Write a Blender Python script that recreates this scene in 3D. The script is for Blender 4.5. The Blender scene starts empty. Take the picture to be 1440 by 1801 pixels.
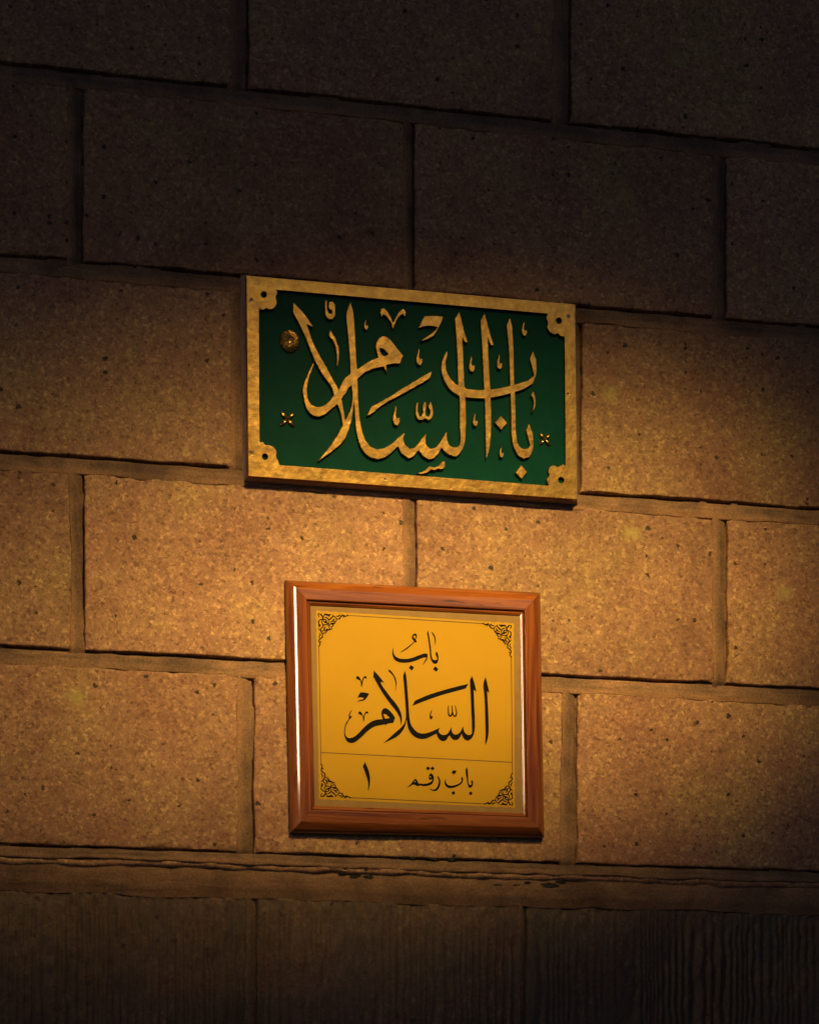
import bpy, math, random
import numpy as np
from mathutils import Vector
from mathutils.geometry import delaunay_2d_cdt

scene = bpy.context.scene
COL = scene.collection

# ------------------------------------------------------------------ camera, sky, lamps
F_PX, HORIZON, VPX = 4500.0, 2126.0, 18165.0      # focal length and vanishing geometry in photo pixels (1440 wide)
TH = math.atan(F_PX / VPX)
CS, SN = math.cos(TH), math.sin(TH)
DIST, EYE = 4.5, 1.6
CAMX, CAMY = -DIST * SN, -DIST * CS

cd = bpy.data.cameras.new('camera')
cam = bpy.data.objects.new('camera', cd)
COL.objects.link(cam)
cam.location = (CAMX, CAMY, EYE)
cam.rotation_euler = (math.pi / 2, 0, -TH)
cd.sensor_fit = 'HORIZONTAL'
cd.sensor_width = 36.0
cd.lens = F_PX / 1440.0 * 36.0
cd.shift_y = (HORIZON - 900.5) / 1440.0
cd.clip_end = 500.0
scene.camera = cam

world = bpy.data.worlds.new('World')
scene.world = world
world.use_nodes = True
wn, wl = world.node_tree.nodes, world.node_tree.links
sky = wn.new('ShaderNodeTexSky')
sky.sky_type = 'NISHITA'
sky.sun_disc = False
sky.ozone_density = 8.0
sky.dust_density = 0.2
sky.sun_elevation = math.radians(35)
sky.sun_rotation = math.radians(200)
wl.new(sky.outputs[0], wn['Background'].inputs[0])
wn['Background'].inputs[1].default_value = 0.0105


def lamp(name, kind, loc, target, power, color, radius, size=None, blend=1.0, scale=(1, 1, 1), roll=0.0):
    ld = bpy.data.lights.new(name, kind)
    ld.energy = power
    ld.color = color
    ld.shadow_soft_size = radius
    if kind == 'SPOT':
        ld.spot_size = size
        ld.spot_blend = blend
    o = bpy.data.objects.new(name, ld)
    COL.objects.link(o)
    o.location = loc
    d = Vector(target) - Vector(loc)
    q = d.to_track_quat('-Z', 'Y')
    from mathutils import Quaternion
    q = q @ Quaternion((0, 0, 1), roll)
    o.rotation_mode = 'QUATERNION'
    o.rotation_quaternion = q
    o.scale = scale
    return o


# the projector lamp that throws the warm pool on the wall, from above in the courtyard
PROJ, WARM = (0.40, -4.2, 5.7), (1.0, 0.65, 0.19)
lamp('projector_hotspot', 'SPOT', PROJ, (0.12, 0, 2.66), 1420, WARM, 0.16, math.radians(8.0), 1.0, (2.1, 1, 1), math.radians(3.0))
lamp('projector_spill', 'SPOT', PROJ, (-0.12, 0, 2.625), 1000, WARM, 0.20, math.radians(9.7), 1.0, (2.5, 1, 1), math.radians(4.0))


def area_lamp(name, loc, target, w, h, radiance, color):
    ld = bpy.data.lights.new(name, 'AREA')
    ld.shape = 'RECTANGLE'
    ld.size, ld.size_y = w, h
    ld.energy = radiance * math.pi * w * h
    ld.color = color
    o = bpy.data.objects.new(name, ld)
    COL.objects.link(o)
    o.location = loc
    o.rotation_euler = (Vector(target) - Vector(loc)).to_track_quat('-Z', 'Y').to_euler()
    return o


# unseen area light, added where the gilding mirrors it, to brighten the gold
area_lamp('gilding_fill_light', (2.25, -9.0, 6.25), (0, 0, 3.05), 3.0, 2.4, 0.76, (1.0, 0.78, 0.50))
# a tall lantern along the wall to the left, glinting on the moulding and the letters' sides
area_lamp('gate_lantern', (-4.4, -2.8, 3.6), (-0.1, 0, 2.53), 0.26, 1.05, 0.44, (1.0, 0.74, 0.42)).data.spread = math.radians(16)

scene.render.engine = 'CYCLES'
scene.cycles.max_bounces = 3
scene.cycles.diffuse_bounces = 1
scene.cycles.glossy_bounces = 2
scene.view_settings.view_transform = 'Standard'
scene.view_settings.look = 'None'
scene.view_settings.exposure = 0.0
scene.view_settings.gamma = 1.0
scene.render.resolution_x = 818
scene.render.resolution_y = 1024


# ------------------------------------------------------------------ helpers
def WP(u, v, h=0.0):
    """world point on the plane h metres in front of the wall face that shows at photo pixel (u, v)"""
    a = (u - 720.0) / F_PX
    t = (DIST * CS - h) / (CS - a * SN)
    return (CAMX + t * (a * CS + SN), -h, EYE + t * (HORIZON - v) / F_PX)


def WX(u, v, h=0.0):
    return WP(u, v, h)[0]


def WZ(u, v, h=0.0):
    return WP(u, v, h)[2]


def link(name, me, mat, parent=None, smooth=False):
    if mat is not None:
        me.materials.append(mat)
    o = bpy.data.objects.new(name, me)
    COL.objects.link(o)
    if parent is not None:
        o.parent = parent
    if smooth:
        me.polygons.foreach_set('use_smooth', np.ones(len(me.polygons), dtype=bool))
    return o


def mesh(name, verts, faces):
    me = bpy.data.meshes.new(name)
    me.from_pydata([tuple(map(float, v)) for v in verts], [], [tuple(map(int, f)) for f in faces])
    me.update()
    return me


def thing(name, label, cat, loc=(0, 0, 0)):
    o = bpy.data.objects.new(name, None)
    COL.objects.link(o)
    o['label'] = label
    o['category'] = cat
    return o


def grid_faces(nx, nz):
    i, j = np.meshgrid(np.arange(nx - 1), np.arange(nz - 1), indexing='ij')
    a = (i * nz + j).ravel()
    return np.stack([a, a + nz, a + nz + 1, a + 1], 1)


def grid_mesh(name, X, Y, Z):
    nx, nz = X.shape
    v = np.stack([X.ravel(), Y.ravel(), Z.ravel()], 1)
    f = grid_faces(nx, nz)
    me = bpy.data.meshes.new(name)
    me.vertices.add(len(v))
    me.vertices.foreach_set('co', v.astype(np.float32).ravel())
    me.loops.add(f.size)
    me.loops.foreach_set('vertex_index', f.astype(np.int32).ravel())
    me.polygons.add(len(f))
    me.polygons.foreach_set('loop_start', np.arange(0, f.size, 4, dtype=np.int32))
    me.polygons.foreach_set('loop_total', np.full(len(f), 4, dtype=np.int32))
    me.polygons.foreach_set('use_smooth', np.ones(len(f), dtype=bool))
    me.update(calc_edges=True)
    return me


def vnoise(x, y, seed):
    """2-D value noise, -1..1"""
    xi, yi = np.floor(x).astype(np.int64), np.floor(y).astype(np.int64)
    fx, fy = x - xi, y - yi
    fx, fy = fx * fx * (3 - 2 * fx), fy * fy * (3 - 2 * fy)

    def h(a, b):
        n = (a * 374761393 + b * 668265263 + seed * 974711) & 0xFFFFFFFF
        n = ((n ^ (n >> 13)) * 1274126177) & 0xFFFFFFFF
        n = (n ^ (n >> 16)) & 0xFFFF
        return n / 32767.5 - 1.0
    return ((h(xi, yi) * (1 - fx) + h(xi + 1, yi) * fx) * (1 - fy) +
            (h(xi, yi + 1) * (1 - fx) + h(xi + 1, yi + 1) * fx) * fy)


# GLYPHS-BEGIN
# ------------------------------------------------------------------ tracing: outlines in photo pixels
def R(ox, oy, s):
    return lambda *p: [(ox + x / s, oy + y / s) for x, y in p]


def spline(pts, corner=52.0, n=6, longer=8.5):
    """closed smooth outline through the points, broken at sharp corners"""
    P = np.array(pts, float)
    N = len(P)
    d1 = P - np.roll(P, 1, 0)
    d2 = np.roll(P, -1, 0) - P
    l1 = np.linalg.norm(d1, axis=1) + 1e-9
    l2 = np.linalg.norm(d2, axis=1) + 1e-9
    cosang = (d1 * d2).sum(1) / (l1 * l2)
    sharp = (cosang < math.cos(math.radians(corner))) | ((cosang < math.cos(math.radians(27))) & (np.minimum(l1, l2) > longer))
    tang = d1 / l1[:, None] * (l2 / (l1 + l2))[:, None] + d2 / l2[:, None] * (l1 / (l1 + l2))[:, None]
    out = []
    for i in range(N):
        j = (i + 1) % N
        L = l2[i]
        t0 = (d2[i] / L if sharp[i] else tang[i]) * L
        t1 = (d2[i] / L if sharp[j] else tang[j]) * L
        for k in range(n):
            t = k / n
            h00 = 2 * t ** 3 - 3 * t * t + 1
            h10 = t ** 3 - 2 * t * t + t
            h01 = -2 * t ** 3 + 3 * t * t
            h11 = t ** 3 - t * t
            out.append(h00 * P[i] + h10 * t0 + h01 * P[j] + h11 * t1)
    return np.array(out)


def stroke(pts, s=1.0):
    """a pen stroke: (x, y, width) points, as a closed outline with rounded ends"""
    P = np.array([(p[0], p[1]) for p in pts], float)
    w = [p[2] if len(p) > 2 else None for p in pts]
    for i in range(len(w)):
        if w[i] is None:
            w[i] = w[i - 1] if i else 20
    w = np.array(w, float) * 0.5
    n = len(P)
    T = np.zeros_like(P)
    T[0] = P[1] - P[0]
    T[-1] = P[-1] - P[-2]
    T[1:-1] = P[2:] - P[:-2]
    Q, W = [], []
    for i in range(n - 1):
        L = np.linalg.norm(P[i + 1] - P[i])
        t0 = T[i] / (np.linalg.norm(T[i]) + 1e-9) * L
        t1 = T[i + 1] / (np.linalg.norm(T[i + 1]) + 1e-9) * L
        for k in range(8):
            t = k / 8
            Q.append((2 * t ** 3 - 3 * t * t + 1) * P[i] + (t ** 3 - 2 * t * t + t) * t0 +
                     (-2 * t ** 3 + 3 * t * t) * P[i + 1] + (t ** 3 - t * t) * t1)
            W.append(w[i] * (1 - t) + w[i + 1] * t)
    Q.append(P[-1])
    W.append(w[-1])
    return [('disc', np.array(Q), np.array(W))]


class Inker:
    """rasterises outlines finely, then traces the union back to clean polygons"""

    def __init__(self, x0, y0, x1, y1, res):
        self.x0, self.y0, self.res = x0, y0, res
        self.w, self.h = int((x1 - x0) * res), int((y1 - y0) * res)
        self.m = np.zeros((self.h, self.w), bool)

    def fill(self, loops):
        acc = np.zeros((self.h, self.w + 1), np.uint8)
        for lp in loops:
            P = (np.asarray(lp) - (self.x0, self.y0)) * self.res - 0.5
            Qn = np.roll(P, -1, 0)
            for (ax, ay), (bx, by) in zip(P, Qn):
                if ay == by:
                    continue
                if ay > by:
                    ax, ay, bx, by = bx, by, ax, ay
                r0, r1 = max(0, math.ceil(ay)), min(self.h - 1, math.ceil(by) - 1)
                if r1 < r0:
                    continue
                r = np.arange(r0, r1 + 1)
                x = ax + (bx - ax) * (r - ay) / (by - ay)
                c = np.clip(np.ceil(x), 0, self.w).astype(int)
                acc[r, c] ^= 1
        return np.bitwise_xor.accumulate(acc, axis=1)[:, :self.w].astype(bool)

    def add(self, *loops, smooth=True, corner=52.0):
        self.m |= self.fill([spline(l, corner) if smooth else l for l in loops])

    def cut(self, *loops, smooth=True):
        self.m &= ~self.fill([spline(l) if smooth else l for l in loops])

    def pen(self, pts):
        (_, Q, W), = stroke(pts)
        Q = (Q - (self.x0, self.y0)) * self.res
        W = W * self.res
        # dense discs
        seg = np.linalg.norm(np.diff(Q, axis=0), axis=1)
        for i in range(len(Q) - 1):
            k = max(1, int(seg[i] / 0.6))
            for t in np.arange(k) / k:
                x, y = Q[i] * (1 - t) + Q[i + 1] * t
                r = max(0.45, W[i] * (1 - t) + W[i + 1] * t)
                a0, a1 = max(0, int(y - r - 1)), min(self.h, int(y + r + 2))
                b0, b1 = max(0, int(x - r - 1)), min(self.w, int(x + r + 2))
                if a1 <= a0 or b1 <= b0:
                    continue
                yy, xx = np.ogrid[a0:a1, b0:b1]
                self.m[a0:a1, b0:b1] |= (yy + .5 - y) ** 2 + (xx + .5 - x) ** 2 <= r * r

    def trace(self, blur=2, eps=0.22):
        F = np.pad(self.m.astype(np.float32), 3)
        for _ in range(blur):
            for ax in (0, 1):
                F = (np.roll(F, 1, ax) + 2 * F + np.roll(F, -1, ax)) / 4
        B = F > 0.5
        code = B[:-1, :-1] * 1 + B[:-1, 1:] * 2 + B[1:, 1:] * 4 + B[1:, :-1] * 8
        ii, jj = np.nonzero((code > 0) & (code < 15))
        table = {1: [(3, 0)], 2: [(0, 1)], 3: [(3, 1)], 4: [(1, 2)], 5: [(3, 0), (1, 2)], 6: [(0, 2)], 7: [(3, 2)],
                 8: [(2, 3)], 9: [(2, 0)], 10: [(0, 1), (2, 3)], 11: [(2, 1)], 12: [(1, 3)], 13: [(1, 0)], 14: [(0, 3)]}
        nxt = {}

        def key(i, j, e):
            if e == 0:
                return (0, i, j)
            if e == 2:
                return (0, i + 1, j)
            if e == 3:
                return (1, i, j)
            return (1, i, j + 1)
        for i, j in zip(ii.tolist(), jj.tolist()):
            for a, b in table[int(code[i, j])]:
                nxt[key(i, j, a)] = key(i, j, b)

        def pos(k):
            t, i, j = k
            if t == 0:
                a, b = F[i, j], F[i, j + 1]
                return (j + (0.5 - a) / (b - a), i)
            a, b = F[i, j], F[i + 1, j]
            return (j, i + (0.5 - a) / (b - a))
        loops = []
        while nxt:
            s = next(iter(nxt))
            k = s
            lp = []
            while k in nxt:
                lp.append(pos(k))
                k = nxt.pop(k)
            if len(lp) < 8:
                continue
            P = np.array(lp)
            P = simplify(P, eps)
            P = (P - 3 + 0.5) / self.res + (self.x0, self.y0)
            loops.append(P)
        return group(loops)


def simplify(P, eps):
    n = len(P)
    far = int(np.argmax(((P - P[0]) ** 2).sum(1)))
    keep = np.zeros(n + 1, bool)
    Q = np.vstack([P, P[:1]])
    keep[[0, far, n]] = True
    st = [(0, far), (far, n)]
    while st:
        a, b = st.pop()
        if b - a < 2:
            continue
        d = Q[b] - Q[a]
        L = math.hypot(*d) + 1e-9
        dist = np.abs((Q[a + 1:b, 0] - Q[a, 0]) * d[1] - (Q[a + 1:b, 1] - Q[a, 1]) * d[0]) / L
        k = int(np.argmax(dist))
        if dist[k] > eps:
            keep[a + 1 + k] = True
            st += [(a, a + 1 + k), (a + 1 + k, b)]
    return Q[:-1][keep[:-1]]


def area(P):
    x, y = P[:, 0], P[:, 1]
    return 0.5 * float((x * np.roll(y, -1) - np.roll(x, -1) * y).sum())


def inside(p, P):
    x, y = p
    x1, y1 = P[:, 0], P[:, 1]
    x2, y2 = np.roll(x1, -1), np.roll(y1, -1)
    c = (y1 > y) != (y2 > y)
    xx = x1 + (y - y1) * (x2 - x1) / np.where(y2 == y1, 1e-9, y2 - y1)
    return bool((c & (x < xx)).sum() % 2)


def group(loops):
    loops = [l for l in loops if len(l) >= 3]
    depth = [sum(inside(l[0], o) for o in loops if o is not l) for l in loops]
    outs = [[l] for l, d in zip(loops, depth) if d % 2 == 0]
    for l, d in zip(loops, depth):
        if d % 2:
            best = None
            for g in outs:
                if inside(l[0], g[0]) and (best is None or abs(area(g[0])) < abs(area(best[0]))):
                    best = g
            if best is not None:
                best.append(l)
    return outs


# ---- the gilded plaque's calligraphy
A = R(410, 470, 4.5)
B = R(410, 670, 4.5)
C = R(710, 490, 4.5)
D = R(710, 680, 4.5)


def plaque_ink():
    k = Inker(425, 475, 1025, 890, 4)
    # long diagonal of the lam-alif
    k.add(A((478, 277), (473, 350), (540, 480), (600, 620), (640, 722), (700, 835), (790, 975)) +
          B((800, 115), (825, 178), (850, 250), (868, 345), (890, 340), (885, 300), (868, 200), (855, 130), (828, 58)) +
          A((740, 795), (640, 610), (580, 447), (633, 472), (560, 365)))
    # upright with its foot sweeping into the teeth, and the second lam
    k.add(A((930, 275), (900, 350), (906, 500), (920, 650), (930, 840)) +
          B((938, 40), (945, 140), (930, 215), (885, 318), (868, 350), (800, 465), (730, 562), (670, 637), (780, 558), (880, 465),
            (925, 350), (948, 235), (957, 150), (966, 300), (985, 440), (1020, 540), (1080, 600), (1140, 620), (1200, 605), (1260, 560),
            (1305, 515), (1330, 570), (1385, 610)) +
          D((40, 568), (80, 548), (118, 500), (150, 548), (200, 575), (240, 565), (280, 520), (300, 480), (330, 520), (375, 545),
            (415, 553), (450, 520), (480, 450), (490, 350), (488, 100)) +
          C((478, 800), (470, 600), (463, 460), (485, 500), (505, 505), (470, 380), (440, 262), (405, 315), (415, 450), (425, 650),
            (432, 850)) +
          D((440, 80), (443, 300), (440, 455), (430, 475), (400, 480), (370, 468), (345, 420), (338, 355), (310, 400), (280, 450),
            (240, 485), (205, 490), (178, 460), (172, 425), (180, 370), (150, 400), (110, 455), (70, 488), (35, 490)) +
          B((1390, 530), (1355, 500), (1345, 455), (1358, 410), (1320, 435), (1260, 490), (1190, 530), (1140, 540), (1085, 520),
            (1040, 450), (1010, 350), (993, 200), (985, 10)) +
          A((980, 810), (970, 650), (960, 470), (947, 340)))
    # the alif
    k.add(C((640, 275), (607, 330), (615, 450), (625, 650), (635, 860)) +
          D((640, 80), (645, 300), (648, 450), (652, 577), (668, 530), (685, 430), (692, 300), (688, 90)) +
          C((680, 800), (670, 600), (665, 465), (690, 528), (711, 525), (680, 420)))
    # alif of the first word and its hook
    k.add(C((840, 308), (813, 370), (828, 500), (835, 650), (842, 840)) +
          D((845, 60), (850, 250), (853, 380), (870, 478), (905, 545), (950, 570), (995, 555), (1018, 510), (1025, 420), (1015, 350),
            (991, 293), (968, 345), (985, 405), (1000, 468), (975, 490), (930, 488), (905, 455), (890, 380), (885, 200), (880, 60)) +
          C((873, 800), (870, 600), (862, 450), (851, 345)))
    # broad bowl of the ba
    k.add(C((340, 572), (310, 630), (297, 700), (310, 780), (345, 850), (400, 905), (450, 930), (530, 942), (650, 945), (750, 930),
            (850, 905), (950, 872), (1020, 830), (1045, 770), (1050, 690), (1042, 620), (1020, 572), (997, 637), (1013, 690), (1030, 765),
            (1000, 792), (930, 822), (850, 845), (750, 868), (640, 878), (530, 875), (470, 858), (410, 830), (360, 770), (335, 710),
            (332, 650), (347, 590)))
    # dots
    k.add(D((768, 230), (818, 285), (772, 340), (722, 285)), smooth=False)
    k.add(D((930, 622), (975, 675), (935, 730), (885, 680)), smooth=False)
    # meem with its long tail
    k.add(A((1130, 620), (1140, 580), (1165, 552), (1200, 545), (1240, 570), (1290, 630), (1345, 700), (1320, 760), (1260, 762),
            (1210, 772), (1217, 832), (1190, 784), (1100, 805), (1040, 835), (985, 882)) +
          B((935, 30), (870, 125), (820, 185), (770, 227), (720, 268), (680, 282), (640, 276), (605, 250), (575, 200), (560, 130),
            (552, 50)) +
          A((562, 920), (598, 825), (640, 748), (632, 790), (606, 855)) +
          B((589, 20), (584, 90), (595, 145), (620, 185), (660, 205), (700, 203), (740, 180), (800, 110), (850, 40)) +
          A((870, 895), (920, 848), (985, 803), (1040, 765), (1100, 732), (1150, 714), (1135, 665)),
          A((1158, 637), (1195, 650), (1232, 688), (1190, 705), (1165, 672)))
    # long slanting stroke
    k.add(B((1060, 275), (1092, 204), (1260, 108)) + C((0, 862), (100, 800), (175, 758), (221, 733), (208, 780), (190, 797), (100, 850), (0, 906)) +
          B((1300, 122), (1160, 205), (1090, 262)))
    # marks
    k.add(C((165, 297), (235, 293), (310, 300), (300, 340), (270, 400), (230, 455), (180, 482), (135, 493), (165, 468), (220, 430),
            (255, 400), (268, 380), (200, 372), (150, 378), (118, 390), (135, 345)))
    drop = [(22, 0), (5, 65), (0, 115), (15, 150), (35, 157), (50, 135), (53, 100), (40, 95), (30, 105), (23, 75), (27, 25)]
    for reg, tx, ty, hgt in ((B, 1287, 195, 157), (C, 120, 548, 136), (C, 536, 605, 132), (C, 755, 595, 120), (C, 951, 335, 117),
                             (D, 563, 205, 108), (D, 771, 465, 96), (A, 1050, 402, 92)):
        f = hgt / 157.0
        k.add(reg(*[(tx + (x - 22) * f, ty + y * f) for x, y in drop]))
    k.add(A((728, 265), (742, 262), (745, 330), (755, 362), (778, 368), (788, 350), (778, 336), (764, 332), (757, 310), (760, 275), (785, 270),
            (803, 290), (808, 340), (805, 385), (785, 410), (755, 408), (735, 385), (728, 340)))
    k.add(A((770, 497), (758, 520), (762, 545), (790, 580), (810, 630), (820, 690), (820, 792), (833, 740), (838, 670), (828, 610), (805, 555),
            (785, 520)))
    k.add(A((1170, 330), (1190, 322), (1215, 340), (1245, 390), (1265, 440), (1290, 390), (1320, 345), (1345, 328), (1362, 345), (1360, 390),
            (1340, 365), (1310, 395), (1285, 440), (1265, 488), (1245, 430), (1215, 390), (1190, 370), (1175, 390), (1167, 360)))
    k.add(D((100, 130), (115, 122), (112, 190), (120, 230), (138, 238), (155, 200), (150, 150), (165, 118), (176, 130), (171, 195), (180, 230),
            (198, 238), (210, 200), (196, 150), (213, 118), (226, 160), (230, 220), (215, 255), (195, 265), (170, 250), (145, 262),
            (115, 258), (98, 230), (95, 180)))
    k.add(D((105, 686), (165, 664), (205, 630), (240, 636), (270, 626), (290, 608), (300, 596), (322, 590), (329, 615), (315, 646), (290, 654),
            (275, 647), (245, 662), (215, 654), (190, 677), (150, 689)))
    k.add(D((1022, 35), (1008, 65), (1020, 90), (1028, 130), (1022, 175), (1013, 209), (1032, 180), (1043, 130), (1042, 80), (1030, 50)))
    return k.trace()


def circle(cx, cy, rx, ry=None, n=24):
    ry = ry or rx
    return [(cx + rx * math.cos(i * 2 * math.pi / n), cy + ry * math.sin(i * 2 * math.pi / n)) for i in range(n)]


PLAQUE_OUT = [(433.3, 484.2), (1008, 534.6), (1011.2, 537.5), (1014.4, 878), (436.9, 837)]
PLAQUE_IN = [(455.2, 506.5), (992.5, 554), (994.5, 856.2), (456.8, 815)]


def plaque_rim():
    k = Inker(425, 475, 1025, 890, 4)
    k.add(PLAQUE_OUT, smooth=False)
    k.cut(PLAQUE_IN, smooth=False)
    k.add(A((180, 150), (345, 180), (350, 205), (336, 232), (345, 262), (340, 300), (318, 325), (285, 330), (262, 320), (240, 334), (215, 328),
            (203, 312), (150, 320)))
    k.add(C((1300, 200), (1140, 276), (1127, 310), (1140, 345), (1135, 385), (1155, 420), (1195, 440), (1220, 430), (1240, 453), (1268, 457),
            (1277, 445), (1330, 430)))
    k.add(B((150, 480), (212, 484), (237, 481), (255, 508), (290, 506), (325, 525), (346, 560), (341, 600), (358, 630), (366, 668), (300, 720),
            (150, 720)))
    k.add(D((1320, 620), (1283, 625), (1260, 614), (1238, 625), (1215, 634), (1185, 621), (1155, 635), (1144, 670), (1151, 700), (1131, 735),
            (1140, 765), (1150, 785), (1250, 830), (1330, 800)))
    for reg, x, y in ((A, 243, 215), (C, 1227, 331), (B, 252, 598), (D, 1245, 740)):
        (cx, cy), = reg((x, y))
        k.cut(circle(cx, cy, 5.1, 5.5), smooth=False)
    return k.trace()


# ---- the printing on the framed sign
E = R(680, 1100, 1440 / 110.0)
Fz = R(600, 1170, 1440 / 140.0)
G = R(720, 1180, 9.6)
H = R(620, 1335, 1440 / 230.0)


def penR(k, reg, sc, pts):
    k.pen([tuple(reg((p[0], p[1]))[0]) + ((p[2] / sc,) if len(p) > 2 else ()) for p in pts])


def sign_ink():
    k = Inker(545, 1065, 920, 1430, 5)
    s = 1440 / 110.0
    k.add(E((950, 113), (930, 190), (945, 260), (970, 430), (985, 560), (1000, 720), (1020, 800), (1060, 865), (1100, 888), (1150, 880),
            (1180, 830), (1190, 720), (1175, 650), (1147, 595), (1122, 660), (1140, 710), (1160, 770), (1148, 795), (1110, 800), (1070, 790),
            (1045, 750), (1030, 680), (1020, 540), (1000, 400), (975, 230)))
    penR(k, E, s, [(1045, 168, 24), (1085, 230, 30), (1112, 300, 28), (1118, 370, 22), (1108, 445, 10)])
    k.add(E((153, 488), (135, 570), (130, 640), (150, 740), (200, 810), (280, 850), (400, 865), (520, 855), (640, 825), (760, 780), (850, 745),
            (912, 742), (880, 805), (815, 932), (870, 868), (930, 770), (943, 700), (938, 655), (880, 648), (800, 668), (700, 705), (560, 755),
            (440, 772), (340, 770), (250, 745), (190, 700), (162, 640), (152, 570)))
    k.add(E((575, 275), (600, 215), (650, 185), (690, 205), (692, 270), (670, 330), (690, 365), (680, 400), (655, 395), (630, 370), (600, 330)),
          E((604, 262), (632, 234), (660, 238), (667, 272), (650, 308)))
    penR(k, E, s, [(642, 370, 18), (560, 450, 24), (470, 525, 30), (380, 582, 24), (318, 618, 12)])
    k.add(E((558, 912), (630, 965), (585, 1045), (508, 980)), smooth=False)
    k.add(E((1115, 942), (1190, 1005), (1140, 1072), (1063, 1008)), smooth=False)
    for dx, dy, f in ((0, 0, 1.0), (33, 606, 0.93)):
        m = lambda *p: Fz(*[(373 + dx + (x - 373) * f, 400 + dy + (dy > 0) * 19 + (y - 400) * f) for x, y in p])
        k.add(m((270, 220), (285, 198), (315, 205), (345, 245), (365, 300), (378, 350), (373, 402), (365, 390), (355, 320), (335, 278), (300, 262),
                (275, 245)))
        k.add(m((373, 402), (371, 300), (390, 240), (415, 205), (440, 196), (461, 212), (460, 250), (438, 240), (428, 230), (410, 248), (395, 290),
                (385, 350)))
    k.add(Fz((350, 492), (430, 496), (507, 518), (490, 550), (455, 600), (415, 637), (350, 652), (282, 667), (330, 635), (380, 622), (412, 600),
             (380, 588), (320, 585), (293, 592), (320, 535)))
    k.add(Fz((590, 97), (578, 210), (640, 320), (700, 430), (790, 570), (900, 720), (1000, 850), (1060, 960), (1085, 1107), (1098, 1010),
             (1090, 900), (1055, 800), (990, 700), (900, 590), (810, 470), (740, 370), (710, 305), (745, 310), (778, 327), (740, 270), (680, 195)))
    k.add(Fz((1157, 101), (1118, 190), (1135, 400), (1155, 650), (1168, 850), (1165, 960), (1140, 1050), (1080, 1130), (1000, 1200), (900, 1290),
             (757, 1417), (900, 1352), (1000, 1300), (1080, 1230), (1130, 1160), (1165, 1070), (1182, 980), (1195, 1080), (1230, 1190),
             (1290, 1270), (1370, 1320), (1440, 1338)) +
          G((280, 1145), (370, 1105), (455, 1065), (470, 1110), (510, 1165), (570, 1190), (620, 1170), (660, 1110), (678, 1090), (700, 1130),
            (740, 1165), (775, 1172), (820, 1160), (860, 1110), (880, 1065), (895, 1110), (930, 1160), (975, 1182), (1030, 1160), (1075, 1100),
            (1098, 1020), (1105, 850), (1095, 600), (1085, 320), (1130, 357), (1105, 240), (1055, 83), (1018, 160), (1030, 400), (1040, 650),
            (1050, 850), (1055, 1058), (1030, 1078), (985, 1082), (950, 1060), (915, 1000), (908, 938), (880, 985), (850, 1040), (810, 1070),
            (770, 1078), (730, 1050), (710, 1000), (720, 943), (690, 985), (655, 1045), (620, 1075), (570, 1085), (520, 1065), (490, 1020),
            (510, 963), (420, 1005), (330, 1040), (250, 1058), (180, 1055)) +
          Fz((1380, 1215), (1310, 1150), (1260, 1070), (1238, 970), (1228, 850), (1215, 650), (1195, 400), (1176, 200)))
    k.add(Fz((860, 75), (853, 110), (905, 160), (950, 220), (975, 300), (985, 370), (974, 494), (990, 430), (1000, 340), (985, 240), (945, 165),
             (900, 105)))
    k.add(Fz((725, 880), (735, 825), (770, 785), (810, 780), (860, 810), (920, 870), (975, 950), (945, 1045), (880, 1055), (816, 1068),
             (807, 1107), (792, 1072), (700, 1090), (600, 1115), (530, 1155), (450, 1220), (380, 1290), (300, 1360), (230, 1405), (170, 1412),
             (110, 1385), (70, 1320), (52, 1230), (60, 1130), (90, 1040), (140, 960), (135, 910), (150, 870), (205, 788), (172, 865), (158, 900),
             (165, 930), (202, 912), (185, 950), (150, 985), (110, 1050), (80, 1120), (68, 1200), (85, 1280), (130, 1318), (190, 1315),
             (250, 1285), (320, 1225), (390, 1150), (460, 1085), (540, 1025), (620, 995), (752, 975), (735, 930)),
          Fz((762, 885), (790, 885), (840, 920), (876, 960), (790, 968), (775, 930)))
    k.add(G((90, 505), (300, 415), (580, 325), (800, 265), (995, 220), (950, 300), (800, 340), (580, 400), (300, 495), (48, 592)))
    k.add(G((388, 638), (350, 710), (340, 760), (345, 810), (370, 822), (390, 790), (392, 758), (375, 775), (362, 755), (370, 700)))
    penR(k, G, 9.6, [(657, 592, 14), (656, 680, 18), (665, 742, 24), (687, 766, 26), (712, 738, 26), (724, 690, 20), (717, 588, 12)])
    penR(k, G, 9.6, [(724, 690, 20), (738, 742, 24), (765, 768, 26), (788, 740, 24), (793, 690, 18), (768, 592, 12)])
    k.add(G((1285, 105), (1253, 185), (1265, 450), (1275, 750), (1282, 1000), (1280, 1267), (1320, 1150), (1335, 1050), (1335, 850), (1325, 600),
            (1310, 345), (1351, 374), (1320, 240)))
    k.add(H((135, 31), (113, 85), (150, 190), (170, 260), (169, 350), (176, 350), (188, 290), (193, 220), (180, 140)))
    for q in (((830, 82), (853, 105), (830, 128), (806, 102)), ((880, 82), (902, 105), (880, 130), (855, 105)),
              ((1110, 353), (1132, 375), (1110, 400), (1087, 375)), ((1300, 358), (1322, 378), (1300, 405), (1277, 380))):
        k.add(H(*q), smooth=False)
    penR(k, H, 6.26, [(938, 195, 11), (957, 240, 19), (951, 290, 24), (925, 335, 25), (895, 348, 18), (848, 332, 6)])
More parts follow.
